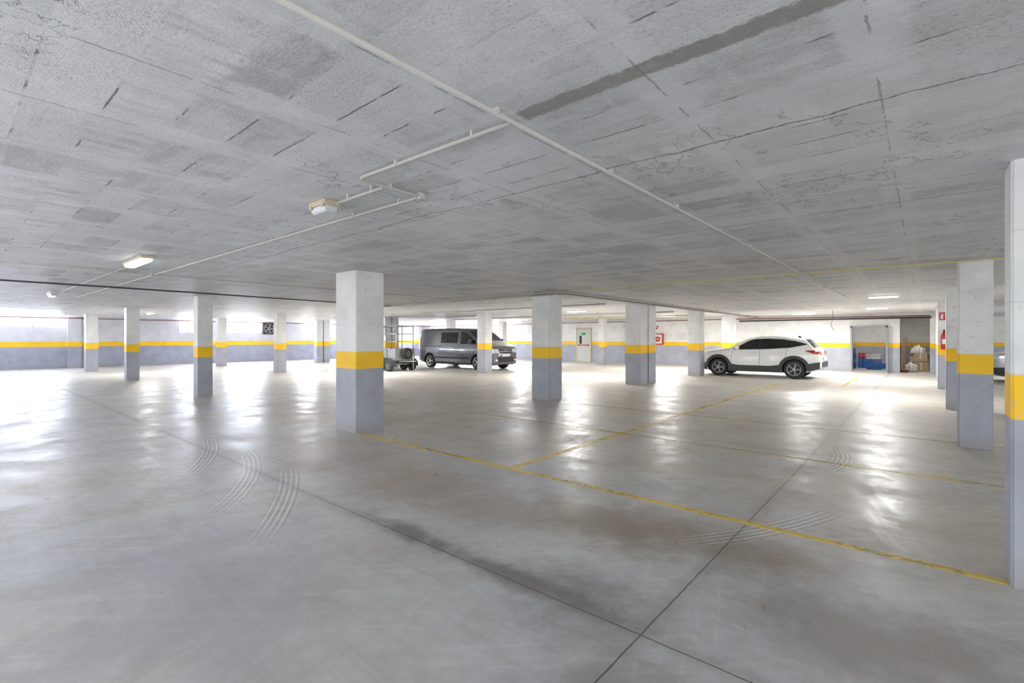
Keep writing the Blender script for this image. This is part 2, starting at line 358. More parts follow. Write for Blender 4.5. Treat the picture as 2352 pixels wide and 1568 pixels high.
conduit([(-1.47,-3,zc),(-1.47,15.2,zc)],.0105,M_cond,'long pale painted conduit clipped under the slab',True,1.05,jb=[(-1.47,11.25)])
conduit([(-1.48,1.73,zc),(-2.75,1.71,zc),(-2.75,2.22,zc),(-4.9,2.21,zc),(-16.2,2.14,zc)],.0105,M_cond,'pale conduit with bends clipped under the slab',True,.62,jb=[(-2.75,2.22)],js=.045)
conduit([(-2.75,1.90,zc-.01),(-3.35,1.90,zc-.01)],.010,M_cond,'short conduit feeding an emergency light',True,.3)
conduit([(-9.4,-3,zc),(-9.4,8.9,zc)],.010,M_cond,'thin pale conduit under the slab',True,.9,jb=[(-9.4,2.18)])
conduit([(-8.3,1.70,zc),(-14.8,1.66,zc)],.010,M_cond,'thin conduit between ceiling lights',True,1.2)
conduit([(-12.0,-3,zc-.02),(-12.1,2.2,zc-.02),(-12.6,9.0,zc-.02)],.016,M_cable,'black cable bundle under the slab',False)
conduit([(-13.0,8.85,zc),(-6.25,8.85,zc),(-6.3,13,zc),(-6.35,25.8,zc)],.022,M_cond,'pale conduit turning past a pillar',True,1.1,.35)
conduit([(-13.0,8.7,zc-.02),(-6.1,8.68,zc-.02),(-6.1,13,zc-.02),(-6.15,25.8,zc-.02)],.012,M_cable,'dark cable turning past a pillar',False,1,.4)
conduit([(-13.0,9.0,zc-.03),(-6.4,8.98,zc-.03)],.014,M_cond,'pale conduit under the slab',True,1.4)
conduit([(-12.8,8.5,zc-.03),(-5.95,8.5,zc-.03),(-5.9,14,zc-.03),(-5.9,25.8,zc-.03)],.014,M_cond,'pale conduit turning past a pillar',True,1.4,.4)
conduit([(-6.0,8.75,zc),(6,8.75,zc)],.011,M_yp,'thin yellow conduit under the slab',True,1.1)
conduit([(-6.0,8.55,zc),(-6.0,18,zc)],.012,M_cond,'thin pale conduit under the slab',True,1.3)
conduit([(-14,20.5,zc-.05),(-7.5,20.5,zc-.05)],.03,M_yp,'yellow gas pipe under the slab',True,1.5)
conduit([(-22,12.4,zc-.03),(-7,12.4,zc-.03)],.025,M_cond,'pale drain pipe under the slab',True,2)
conduit([(-19,17.4,zc-.05),(-7,17.4,zc-.05)],.035,M_cond,'pale drain pipe under the slab',True,2)
conduit([(XL+.35,.3,2.42),(XL+.35,25.6,2.42)],.022,M_red,'red sprinkler pipe along the wall',True,2.5)
conduit([(XL+.5,25.6,2.40),(-8,25.6,2.40),(.2,25.6,2.36)],.024,M_red,'red sprinkler pipe along the wall',True,2.5)
conduit([(-7,25.75,2.30),(.25,25.75,2.30)],.035,M_cable,'black pipe along the wall top, doubling as the shadow strip',False)  # black pipe also stands in for the shadow above the wall
# ------------------------------------------------------------------ ceiling lights
def light(x,y,L,W,D,lit,power,along='x',lab=''):
    e=empty('ceiling_light',(x,y,H)); rz=0 if along=='x' else math.pi/2; e.rotation_euler=(0,0,rz)
    tag(e,lab,'light fixture')
    boxes('lamp_base',[((0,0,-D*.25),(L,W,D*.5))],M_ivory if math.hypot(x,y)<9 else M_whitep,e,.008)
    bm=bmesh.new(); addbox(bm,(0,0,-D*.75),(L*.95,W*.9,D*.55),None,.0)
    for v in bm.verts:
        if v.co.z<-D*.8: v.co.x*=.93; v.co.y*=.72
    bmesh.ops.bevel(bm,geom=bm.edges[:],offset=.008,segments=2,affect='EDGES')
    frombm('lamp_diffuser',bm,M_lamp if lit else M_diff,e)
    if math.hypot(x,y)<9:
        for s in (-1,1):
            for t in (-1,1): boxes('lamp_clip',[((s*L*.36,t*W*.49,-D*.5),(.03,.010,D*.4))],M_ivory,e)
    if power:
        ld=bpy.data.lights.new('lamp_light','AREA'); ld.shape='RECTANGLE'; ld.size=L*.9; ld.size_y=W*.7; ld.energy=power; ld.color=(1.0,.985,.96)
        lo=bpy.data.objects.new('lamp_light',ld); C.objects.link(lo); lo.parent=e; lo.location=(0,0,-D*1.12)
    return e
light(-3.50,1.89,.24,.13,.085,False,0,'x','unlit ivory emergency light with ribbed clear cover')
light(-7.90,1.66,.95,.15,.075,True,0,'x','lit rectangular ceiling light with white diffuser')
light(-15.0,1.60,.62,.16,.10,False,0,'x','unlit rectangular ceiling light')
for (x,y,pw) in [(-24.2,5.5,90),(-.75,14.9,65),(-1.2,20.5,95),(-9.0,21.5,190),(-10,15.5,170),(-17,20.8,170),(-17.0,11.0,160),(-24,12,110),(-3.8,23.2,160),(-23.5,20.5,160),(4,24,100),(-1.8,28.2,20),(-.35,27.3,14)]:  # a few follow glow on the slab, the rest are added as fill
    light(x,y,.62 if x in(-.75,-.35,-1.2) else .9,.12,.06,True,pw,'x','lit long white fluorescent ceiling light, from a set partly added as fill')
# ------------------------------------------------------------------ cars
def itab(tab,x):
    if x<=tab[0][0]: return tab[0][1]
    for (a,b),(c,d) in zip(tab,tab[1:]):
        if x<=c: return b+(d-b)*(x-a)/(c-a) if c>a else d
    return tab[-1][1]
class Car:
    def __init__(s,L,W,top,bot,plan,belt,tumble,wheels,wr,paint,loc,rz,name,label,rc=.09,crown=.03):
        s.L,s.W,s.tumble,s.rc0,s.crown=L,W,tumble,rc,crown
        N=160; s.N=N
        def smo(tab,k=2):
            v=[itab(tab,L*i/N) for i in range(N+1)]
            for _ in range(k): v=[v[0]]+[(v[i-1]+v[i]*2+v[i+1])/4 for i in range(1,N)]+[v[-1]]
            return v
        s.T=smo(top,3); s.B=smo(bot,4); s.Pn=smo(plan,4); s.Bl=smo(belt,4); s.wheels=wheels; s.wr=wr
        s.e=empty(name,loc,rz); tag(s.e,label,'car' if name=='car' else 'van')
        s.paint=paint; s.body()
    def a(s,arr,x):
        t=max(0,min(s.N-1e-6,x/s.L*s.N)); i=int(t); f=t-i; return arr[i]*(1-f)+arr[i+1]*f
    def hw(s,x,z):
        zb=s.a(s.Bl,x); z0=s.a(s.B,x); wb=s.W/2*s.a(s.Pn,x)
        if z<=zb:
            t=(z-z0)/max(.05,zb-z0); return wb*(1-.06*(t-.5)**2*1.6-.015*max(0,t-.8)*5)
        return wb*(1-.06*.25*1.6-.015)-(z-zb)*s.tumble
    def rc(s,x): return min(s.rc0,(s.a(s.T,x)-s.a(s.B,x))*.3)
    def topy(s,x):
        zt=s.a(s.T,x); rc=s.rc(x); return s.hw(x,zt-rc)-rc
    def ring(s,x):
        z0,zt=s.a(s.B,x),s.a(s.T,x); rc=s.rc(x); zs=zt-rc; half=[(s.hw(x,z0)-.12,z0-.0)]
        m=14
        for i in range(m):
            z=z0+.03+(zs-z0-.03)*i/(m-1); half.append((s.hw(x,z),z))
        hy=s.hw(x,zs)-rc
        for i in range(1,5):
            t=math.pi/2*i/4; half.append((hy+rc*math.cos(t),zs+rc*math.sin(t)))
        for i in range(1,5):
            u=1-i/5; half.append((hy*u,zt+s.crown*(1-u*u)))
        full=half+[(0,zt+s.crown)]+[(-y,z) for y,z in half[::-1]]
        return full
    def body(s):
        bm=bmesh.new(); rings=[]; n=110
        for i in range(n+1):
            x=s.L*i/n; rings.append([bm.verts.new((x,y,z)) for y,z in s.ring(x)])
        k=len(rings[0])
        for i in range(n):
            for j in range(k): bm.faces.new((rings[i][j],rings[i][(j+1)%k],rings[i+1][(j+1)%k],rings[i+1][j]))
        bm.faces.new(rings[0]); bm.faces.new(rings[-1][::-1])
        o=frombm('body',bm,[s.paint,M_blk],s.e,True)
        R=s.wr+.045; cb=bmesh.new()
        for wx in s.wheels:
            for sd in (-1,1):
                b2=bmesh.new(); 
                y0=sd*(s.W/2-.30); y1=sd*(s.W/2+.2)
                r1=[b2.verts.new((wx+R*math.cos(t*math.pi/20),y0,s.wr+R*math.sin(t*math.pi/20))) for t in range(40)]
                r2=[b2.verts.new((wx+R*math.cos(t*math.pi/20),y1,s.wr+R*math.sin(t*math.pi/20))) for t in range(40)]
                for t in range(40): b2.faces.new((r1[t],r1[(t+1)%40],r2[(t+1)%40],r2[t]))
                b2.faces.new(r1);b2.faces.new(r2); bmesh.ops.recalc_face_normals(b2,faces=b2.faces)
                t_=bpy.data.meshes.new('t'); b2.to_mesh(t_); b2.free(); cb.from_mesh(t_); bpy.data.meshes.remove(t_)
        cut=frombm('cut',cb,M_blk,None,False,None,False); cut.parent=s.e
        md=o.modifiers.new('b','BOOLEAN'); md.operation='DIFFERENCE'; md.object=cut; md.solver='EXACT'
        bpy.context.view_layer.update(); dg=bpy.context.evaluated_depsgraph_get()
        me=bpy.data.meshes.new_from_object(o.evaluated_get(dg)); o.modifiers.clear(); o.data=me
        bpy.data.objects.remove(cut)
        me.materials.clear(); me.materials.append(s.paint); me.materials.append(M_blk)
        for f in me.polygons:
            c=f.center; f.material_index=0; f.use_smooth=True
            for wx in s.wheels:
                if math.hypot(c.x-wx,c.z-s.wr)<R+.004 and abs(c.y)>s.W/2-.32: f.material_index=1; f.use_smooth=False
            if c.z<s.a(s.B,c.x)+.01: f.material_index=1
        s.bodyo=o
    def grid(s,name,P,mat,smooth=True):
        nu,nv=len(P),len(P[0]); V=[p for r in P for p in r]
        F=[(i*nv+j,i*nv+j+1,(i+1)*nv+j+1,(i+1)*nv+j) for i in range(nu-1) for j in range(nv-1)]
        return mk(name,V,F,mat,s.e,smooth)
    def side(s,name,lo,hi,x0,x1,mat,off=.008,nx=24,nz=6,both=True,edge=0):
        r=[]
        for sd in ((1,-1) if both else (-1,)):
            P=[]
            for i in range(nx+1):
                x=x0+(x1-x0)*i/nx; a,b=itab(lo,x),itab(hi,x); P.append([(x,sd*(s.hw(x,a+(b-a)*j/nz)+off),a+(b-a)*j/nz) for j in range(nz+1)])
            r.append(s.grid(name,P,mat))
        return r
    def arch(s,wx,r1,r2,mat,off=.012,name='wheel_arch_trim',a0=-5,a1=185):
        for sd in (1,-1):
            P=[]
            for i in range(25):
                t=math.radians(a0+(a1-a0)*i/24); row=[]
                for r in (r1,r1+.001,(r1+r2)/2,r2,r2+.001):
                    x=wx+r*math.cos(t); z=s.wr+r*math.sin(t); o_=off if r1<r<r2+.0005 else -.01
                    row.append((x,sd*(s.hw(x,max(z,s.a(s.B,x)))+o_),z))
                P.append(row)
            s.grid(name,P,mat)
    def seam(s,lines,off=.004,w=.008,mat=None):
        V=[];F=[]
        for ln in lines:
            pts=[]
            for (a,b),(c,d) in zip(ln,ln[1:]):
                k=max(2,int(math.hypot(c-a,d-b)/.08))
                pts+= [(a+(c-a)*i/k,b+(d-b)*i/k) for i in range(k)]
            pts.append(ln[-1])
            for sd in (1,-1):
                base=len(V)
                for i,(x,z) in enumerate(pts):
                    x2,z2=pts[min(i+1,len(pts)-1)]; x1,z1=pts[max(i-1,0)]
                    dx,dz=x2-x1,z2-z1; l=math.hypot(dx,dz) or 1; nx,nz=-dz/l*w/2,dx/l*w/2
                    for q in (1,-1):
                        X,Z=x+nx*q,z+nz*q; V.append((X,sd*(s.hw(X,Z)+off),Z))
                for i in range(len(pts)-1): F.append((base+2*i,base+2*i+1,base+2*i+3,base+2*i+2))
        mk('door_seam',V,F,mat or M_blk,s.e)
    def xend(s,y,z,rear=False):
        n=300
        for i in range(n+1):
            x=s.L*.45*i/n
            if rear: x=s.L-x
            if s.hw(x,z)>=abs(y) and s.a(s.T,x)+s.crown*(1-min(1,abs(y)/max(.1,s.topy(x)))**2)>=z: return x
        return x
    def endp(s,name,ys,lo,hi,mat,rear=False,off=.012,nz=6):
        P=[]
        for y in ys:
            a,b=itab(lo,y),itab(hi,y)
            row=[]
            for j in range(nz+1):
                z=a+(b-a)*j/nz; x=s.xend(y,z,rear); yy=y*(1+off/.9)
                row.append((x+(off if rear else -off),yy,z))
            P.append(row)
        return s.grid(name,P,mat)
    def topp(s,name,x0,x1,mat,frac=.97,off=.008,nx=14,ny=14):
        P=[]
        for i in range(nx+1):
            x=x0+(x1-x0)*i/nx; w=s.topy(x)+s.rc(x)*.35; row=[]
            sl=(s.a(s.T,x+.02)-s.a(s.T,x-.02))/.04; nl=math.hypot(1,sl)
            for j in range(ny+1):
                u=(2*j/ny-1)*frac; yy=u*w; uu=min(1,abs(yy)/s.topy(x))
                z=s.a(s.T,x)+s.crown*(1-uu*uu)
                row.append((x-sl/nl*off,yy,z+off/nl))
            P.append(row)
        return s.grid(name,P,mat)
    def wheelset(s,rimmat,style=5,w=.21):
        first=None
        for wx in s.wheels:
            for sd in (-1,1):
                e=empty('wheel',(wx,sd*(s.W/2-w/2-.012),s.wr),0 if sd<0 else math.pi); e.parent=s.e
                if first is None:
                    first=make_wheel(e,s.wr,w,rimmat,style)
                else:
                    for c in first:
                        d=c.copy(); d.parent=e; C.objects.link(d)
def make_wheel(e,R,w,rimmat,style,rr=.68):
    r=R*rr; h=w/2
    bm=bmesh.new()
    prof=[(r,-h*.8),(r+.01,-h*.97),(R*.93,-h),(R*.985,-h*.85),(R,-h*.6),(R,h*.6),(R*.985,h*.85),(R*.93,h),(r,h*.9)]
    lathe_y(bm,prof,n=40); t=frombm('tyre',bm,M_rub,e,True)
    bm=bmesh.new()
    lathe_y(bm,[(r+.004,-h*.8),(r,-h*.92),(r*.93,-h*.9),(r*.90,-h*.6),(r*.90,h*.5)],n=40)
    for k in range(style):
        a=2*math.pi*k/style
        for off in (-.15,.15):
            Rm=Matrix.Rotation(-(a+off),3,'Y')
            addbox(bm,Rm@Vector((r*.52,-h*.72,0)),(r*.86,.025,r*.09),Rm,.004)
    ri=lathe_y(bm,[(0.001,-h*.86),(r*.17,-h*.84),(r*.2,-h*.6)],n=20)
    m=frombm('rim',bm,rimmat,e,False)
    bm=bmesh.new(); q=lathe_y(bm,[(r*.91,-h*.3),(r*.5,-h*.28),(.001,-h*.28)],n=32)
    b=frombm('rim_backing',bm,M_blk,e,True)  # plain dark disc closing the wheel behind the spokes
    return [t,m,b]

def build_suv(loc,rz,paint,label,detail=True):
    c=Car(4.28,1.76,
      top=[(0,.76),(.06,.86),(.2,.92),(.6,.99),(1.15,1.06),(1.27,1.09),(1.95,1.44),(2.2,1.50),(2.65,1.515),(3.2,1.485),(3.72,1.41),(3.82,1.37),(4.06,1.10),(4.17,1.02),(4.23,.92),(4.28,.74)],
      bot=[(0,.30),(.2,.22),(.5,.19),(3.7,.20),(4.1,.28),(4.28,.40)],
      plan=[(0,.70),(.06,.81),(.2,.92),(.45,.975),(.85,1),(3.4,1),(3.8,.98),(4.1,.93),(4.2,.89),(4.28,.80)],
      belt=[(0,1.2),(.8,1.0),(1.4,.98),(2.5,1.02),(3.6,1.08),(4.28,1.1)],tumble=.36,wheels=(.86,3.46),wr=.335,paint=paint,loc=loc,rz=rz,name='car',label=label,rc=.07)
    c.wheelset(M_alloy,5)
    lo=[(1.42,1.045),(2.5,1.07),(3.3,1.13),(3.85,1.24)]; hi=[(1.42,1.05),(1.95,1.345),(2.15,1.405),(2.6,1.425),(3.1,1.40),(3.5,1.335),(3.85,1.245)]
    c.side('side_window',lo,hi,1.48,2.30,M_glass); c.side('side_window',lo,hi,2.37,3.18,M_glass); c.side('side_window',lo,hi,3.24,3.82,M_glass)
    c.side('window_trim',[(1.40,1.02),(2.5,1.045),(3.3,1.105),(3.88,1.23)],[(1.40,1.035),(1.95,1.36),(2.15,1.42),(2.6,1.44),(3.1,1.415),(3.5,1.35),(3.88,1.24)],1.42,3.86,M_blk,.004)
    c.topp('windscreen',1.29,1.94,M_glass); c.topp('rear_window',3.83,4.06,M_glass,.9)
    for wx in c.wheels: c.arch(wx,.372,.495,M_clad,.018)
    c.side('sill_cladding',[(1.20,.21),(3.10,.21)],[(1.20,.50),(1.6,.44),(2.7,.44),(3.10,.50)],1.24,3.06,M_clad,.018)
    c.side('bumper_cladding',[(.04,.30),(.40,.22)],[(.04,.48),(.43,.50)],.04,.44,M_clad,.014,10)
    c.side('bumper_cladding',[(3.88,.27),(4.24,.38)],[(3.88,.54),(4.24,.62)],3.88,4.24,M_clad,.014,10)
    ys=[-.66+1.32*i/16 for i in range(17)]
    c.endp('rear_bumper',ys,[(-.66,.42),(.66,.42)],[(-.66,.62),(.66,.62)],M_clad,True)
    c.endp('front_grille',[-.4+.8*i/10 for i in range(11)],[(-1,.38),(1,.38)],[(-1,.68),(1,.68)],M_blk)
    c.side('headlamp',[(.07,.72),(.5,.84)],[(.07,.82),(.5,.91)],.07,.50,M_head,.010,10)
    c.side('tail_lamp',[(3.80,1.0),(4.05,.91),(4.23,.88)],[(3.80,1.01),(4.05,1.03),(4.23,.97)],3.80,4.22,M_tail,.012,12)
    c.endp('tail_lamp',[.42+.24*i/5 for i in range(6)],[(0,.88),(1,.86)],[(0,.97),(1,.99)],M_tail,True)
    c.endp('tail_lamp',[-.66+.24*i/5 for i in range(6)],[(-1,.86),(0,.88)],[(-1,.99),(0,.97)],M_tail,True)
    c.endp('number_plate',[-.26+.52*i/4 for i in range(5)],[(-1,.68),(1,.68)],[(-1,.79),(1,.79)],M_plate,True,.02)
    boxes('rear_spoiler',[((3.84,0,1.415),(.26,1.05,.035))],paint,c.e,.012)
    boxes('roof_aerial',[((3.50,0,1.50),(.10,.03,.06),Matrix.Rotation(.5,3,'Y'))],M_blk,c.e,.006)
    c.seam([[(1.36,.40),(1.34,.75),(1.42,1.03)],[(2.33,.38),(2.34,1.05),(2.33,1.42)],[(3.10,.62),(3.22,.85),(3.22,1.10)],[(.45,.90),(1.30,1.02)]])
    for sd in (1,-1):
        for x in (2.15,3.0): boxes('door_handle',[((x,sd*(c.hw(x,.9)+.018),.90),(.19,.025,.03))],paint,c.e,.008)
        boxes('side_mirror',[((1.58,sd*(c.hw(1.6,1.05)+.11),1.10),(.14,.20,.13)),((1.55,sd*(c.hw(1.6,1.0)+.02),1.04),(.06,.1,.04))],paint,c.e,.03)
    bm=bmesh.new()
    tube_into(bm,[(c.xend(0,.9,True)+.02,.06*math.cos(t*math.pi/8),.86+.045*math.sin(t*math.pi/8)) for t in range(17)],.006,6)
    tube_into(bm,[(c.xend(0,.9,True)+.02,-.05,.885),(c.xend(0,.9,True)+.02,-.02,.86),(c.xend(0,.9,True)+.02,0,.845),(c.xend(0,.9,True)+.02,.02,.86),(c.xend(0,.9,True)+.02,.05,.885)],.005,6)
    frombm('emblem',bm,M_chrome,c.e)
    return c
suv=build_suv((-6.98,20.50,0),0,M_white,'white compact crossover car with black wheel arch cladding')
sil=build_suv((1.6,23.2,0),0,M_silver,'silver hatchback car parked beyond the pillars')

def build_van(loc,rz):
    c=Car(5.15,1.92,
      top=[(0,.80),(.04,.96),(.15,1.06),(.5,1.18),(.85,1.28),(.92,1.32),(1.55,1.78),(1.75,1.87),(2.1,1.91),(3.5,1.93),(4.95,1.91),(5.07,1.86),(5.11,1.78),(5.15,1.65)],
      bot=[(0,.26),(.2,.22),(.5,.2),(4.7,.22),(5.0,.3),(5.15,.38)],
      plan=[(0,.78),(.05,.86),(.18,.93),(.45,.985),(.9,1),(4.7,1),(5.0,.985),(5.1,.96),(5.15,.92)],
      belt=[(0,1.3),(.9,1.16),(5.15,1.16)],tumble=.15,wheels=(.92,4.22),wr=.335,paint=M_grey,loc=loc,rz=rz,name='van',label='dark grey metallic passenger van parked beside a pillar',rc=.12)
    c.wheelset(M_chrome,5)
    lo=[(1.0,1.22),(1.4,1.2),(5,1.2)]; hi=[(1.0,1.24),(1.2,1.40),(1.6,1.68),(1.8,1.72),(5,1.74)]
    c.side('side_window',lo,hi,1.04,1.98,M_glass); c.side('side_window',[(2.2,1.22),(3.5,1.22)],[(2.2,1.72),(3.5,1.73)],2.24,3.42,M_glass)
    c.side('window_trim',[(1,1.20),(2.1,1.18)],[(1.0,1.22),(1.2,1.42),(1.6,1.70),(1.8,1.745),(2.1,1.75)],1.0,2.06,M_blk,.004)
    c.topp('windscreen',.93,1.62,M_glass)
    for wx in c.wheels: c.arch(wx,.375,.41,M_blk,.008)
    c.side('side_rub_strip',[(1.35,.48),(3.78,.48)],[(1.35,.56),(3.78,.56)],1.35,3.78,M_blk,.02,20,3)
    c.side('sill',[(1.3,.21),(3.82,.21)],[(1.3,.28),(3.82,.28)],1.3,3.82,M_blk,.01,10,2)
    c.side('slide_rail',[(3.3,1.06),(4.85,1.06)],[(3.3,1.085),(4.85,1.085)],3.3,4.85,M_blk,.01,10,2)
    c.side('headlamp',[(.03,.76),(.3,.86),(.55,.99)],[(.03,.95),(.3,1.06),(.55,1.09)],.03,.55,M_head,.012,12)
    for sg in (1,-1):
        ys=[sg*(.46+.30*i/6) for i in range(7)]; ys=sorted(ys)
        c.endp('headlamp',ys,[(-.8,.78),(0,.84),(.8,.78)],[(-.8,.97),(0,.94),(.8,.97)],M_head)
        c.endp('fog_lamp',sorted([sg*(.55+.14*i/3) for i in range(4)]),[(-1,.42),(1,.42)],[(-1,.50),(1,.50)],M_chrome)
    c.endp('front_grille',[-.44+.88*i/12 for i in range(13)],[(-1,.78),(1,.78)],[(-1,.92),(1,.92)],M_blk)
    c.endp('lower_grille',[-.55+1.1*i/12 for i in range(13)],[(-1,.36),(1,.36)],[(-1,.60),(1,.60)],M_blk)
    c.endp('grille_bar',[-.44+.88*i/12 for i in range(13)],[(-1,.84),(1,.84)],[(-1,.865),(1,.865)],M_chrome,False,.02,2)
    c.endp('number_plate',[-.26+.52*i/4 for i in range(5)],[(-1,.62),(1,.62)],[(-1,.73),(1,.73)],M_plate,False,.022)
    c.side('tail_lamp',[(4.96,1.0),(5.1,1.0)],[(4.96,1.5),(5.1,1.5)],4.98,5.1,M_tail,.01,4)
    c.seam([[(.98,1.22),(1.02,.9),(1.30,.5),(1.32,.3)],[(2.12,.3),(2.12,1.8)],[(3.48,.3),(3.48,1.80)],[(1.32,.30),(3.48,.30)],[(.50,1.06),(.95,1.2)]],.004,.009)
    for sd in (1,-1):
        for x in (1.95,2.35): boxes('door_handle',[((x,sd*(c.hw(x,1.0)+.02),1.02),(.20,.03,.04))],M_grey,c.e,.008)
        boxes('side_mirror',[((1.22,sd*(c.hw(1.2,1.2)+.13),1.30),(.13,.20,.24)),((1.2,sd*(c.hw(1.2,1.2)+.03),1.23),(.06,.1,.05))],M_blk,c.e,.03)
    t=bpy.data.curves.new('emblem','FONT'); t.body='FIAT'; t.size=.10; t.extrude=.006; t.align_x='CENTER'; t.align_y='CENTER'
    to=bpy.data.objects.new('emb_t',t); C.objects.link(to); bpy.context.view_layer.update()
    me=bpy.data.meshes.new_from_object(to.evaluated_get(bpy.context.evaluated_depsgraph_get())); bpy.data.objects.remove(to)
    em=bpy.data.objects.new('emblem',me); C.objects.link(em); em.parent=c.e; me.materials.clear(); me.materials.append(M_chrome)
    em.location=(c.xend(0,.90)-.03,0,.895); em.rotation_euler=(math.radians(90),0,math.radians(-90))
    return c
van=build_van((-14.55,16.66,0),math.pi)
# ------------------------------------------------------------------ trailer
te=empty('trailer',(-18.70,12.70,0)); tag(te,'small galvanised twin-axle trailer with spare wheel and ladder rack','trailer')
LW=1.3; TD=1.0
boxes('trailer_bed',[((0,TD/2,.50),(2*LW,TD,.05)),((0,.02,.74),(2*LW,.03,.44)),((0,TD-.02,.74),(2*LW,.03,.44)),((LW-.02,TD/2,.74),(.03,TD,.44)),((-LW+.02,TD/2,.74),(.03,TD,.44))]+[((x,-.01,.74),(.05,.04,.46)) for x in (-1.25,-.6,0,.6,1.25)]+[((0,-.01,.97),(2*LW,.05,.04)),((0,TD,.97),(2*LW,.05,.04)),((LW,TD/2,.97),(.05,TD,.04))],M_galv,te)
boxes('chassis',[((0,.2,.43),(2*LW,.06,.10)),((0,TD-.2,.43),(2*LW,.06,.10)),((.35,TD/2,.30),(.07,TD,.07)),((.95,TD/2,.30),(.07,TD,.07))],M_galv,te)
tube('drawbar',[(1.2,.15,.42),(1.8,.46,.44),(2.05,.5,.46)],.03,M_galv,te); tube('drawbar',[(1.2,.85,.42),(1.8,.54,.44),(2.05,.5,.46)],.03,M_galv,te)
tube('jockey_wheel_leg',[(1.85,.5,.75),(1.85,.5,.06)],.025,M_galv,te)
ch=None
for wx in (.35,.95):
    for sd in (0,1):
        e=empty('wheel',(wx,-.12 if sd==0 else TD+.12,.25),0 if sd==0 else math.pi); e.parent=te
        if ch is None: ch=make_wheel(e,.25,.15,M_galv,5,.50)
        else:
            for q in ch: d=q.copy(); d.parent=e; C.objects.link(d)
e=empty('spare_wheel',(LW+.10,.5,.78),math.pi/2); e.parent=te
for q in ch: d=q.copy(); d.parent=e; C.objects.link(d)
for s_ in (-.12,TD+.12):
    bm=bmesh.new()
    for k in range(12):
        a=math.pi*k/11
        addbox(bm,(.65+.62*math.cos(a),s_,.30+.28*math.sin(a)),(.17,.18,.012),Matrix.Rotation(-(a-math.pi/2),3,'Y'))
    frombm('mudguard',bm,M_clad,te,False,None,False)
bm=bmesh.new()
for x in (-1.25,-.4,.45,1.25):
    for y in (.05,TD-.05): tube_into(bm,[(x,y,.5),(x,y,1.98)],.022,8)
    tube_into(bm,[(x,.05,1.98),(x,TD-.05,1.98)],.022,8)
for z in (1.3,1.64,1.98):
    for y in (.05,TD-.05): tube_into(bm,[(-1.25,y,z),(1.25,y,z)],.018,8)
tube_into(bm,[(.45,.05,1.3),(1.25,.05,1.98)],.014,8)
frombm('ladder_rack',bm,M_galv,te,True)
boxes('load_panel',[((-.3,.1,.90),(1.6,.03,.24)),((.2,.5,.80),(1.2,.5,.20))],M_wood,te)
# ------------------------------------------------------------------ safety items
def extinguisher(x,y,z,ry=0):
    e=empty('fire_extinguisher',(x,y,z-.28)); tag(e,'red fire extinguisher hung on a pillar','fire extinguisher')
    bm=bmesh.new(); n=20; prof=[(.001,0),(.065,0),(.072,.02),(.072,.38),(.06,.44),(.03,.47),(.02,.50),(.001,.50)]
    R=[[bm.verts.new((r*math.cos(2*math.pi*k/n),r*math.sin(2*math.pi*k/n),zz)) for k in range(n)] for r,zz in prof]
    for i in range(len(R)-1):
        for k in range(n): bm.faces.new((R[i][k],R[i][(k+1)%n],R[i+1][(k+1)%n],R[i+1][k]))
    frombm('cylinder_body',bm,M_redp,e,True)
    boxes('valve_handle',[((0,-.03,.52),(.03,.12,.02)),((0,-.03,.555),(.03,.13,.015)),((0,0,.52),(.04,.04,.05))],M_blk,e,.004)
    tube('hose',roundpath([(0,-.05,.52),(.09,-.05,.50),(.10,-.04,.12)],.04),.01,M_blk,e,8)
    boxes('bracket',[((0,.08,.36),(.05,.05,.06))],M_blk,e)
    boxes('label_sticker',[((0,-.074,.22),(.08,.004,.14))],M_plate,e)
extinguisher(.44,18.35,1.42)
def sign(x,y,z,w,h,mat,lab,sym):
    e=boxes('safety_sign',[((0,0,0),(w,.006,h))],mat,None,0,(x,y,z)); tag(e,lab,'sign')
    boxes('pictogram',sym,M_plate,e); return e
sign(.43,18.44,2.08,.17,.22,M_redp,'red fire extinguisher sign with white pictogram',[((-.03,-.005,-.02),(.05,.004,.12)),((-.03,-.005,.055),(.02,.004,.04)),((.02,-.005,.05),(.05,.004,.015)),((.05,-.005,.0),(.015,.004,.09))])
sign(-11.45,YF-.01,2.05,.20,.20,M_redp,'red fire hose sign with white pictogram',[((0,-.005,0),(.11,.004,.03)),((0,-.005,.04),(.03,.004,.09)),((.05,-.005,-.05),(.03,.004,.07))])
hc=empty('fire_hose_cabinet',(-11.3,YF,1.4)); tag(hc,'red and white fire hose cabinet on the wall','fire hose cabinet')
boxes('cabinet_frame',[((0,-.10,.28),(.56,.18,.035)),((0,-.10,-.28),(.56,.18,.035)),((-.265,-.10,0),(.035,.18,.56)),((.265,-.10,0),(.035,.18,.56)),((0,-.02,0),(.55,.02,.55))],M_redp,hc,.004)
boxes('cabinet_glass',[((0,-.17,0),(.48,.01,.50))],M_whitep,hc)
bm=bmesh.new(); lathe_y(bm,[(.05,-.2),(.14,-.2),(.14,-.18),(.05,-.18)],0,0,0,28); frombm('hose_reel',bm,M_redp,hc,True)
vg=boxes('wall_vent',[((0,0,0),(.5,.02,.36))]+[((0,-.015,-.14+.05*i),(.46,.02,.015)) for i in range(7)],M_whitep,None,0,(-10.0,YF-.012,1.55)); tag(vg,'white louvred vent grille on the wall','vent')
ef=empty('exhaust_fan',(XL+.02,13.45,2.05)); tag(ef,'round exhaust fan in a square frame on the wall','fan')
boxes('fan_frame',[((.03,0,.33),(.06,.72,.05)),((.03,0,-.33),(.06,.72,.05)),((.03,.33,0),(.06,.05,.66)),((.03,-.33,0),(.06,.05,.66)),((.005,0,0),(.01,.66,.66))],M_blk,ef)
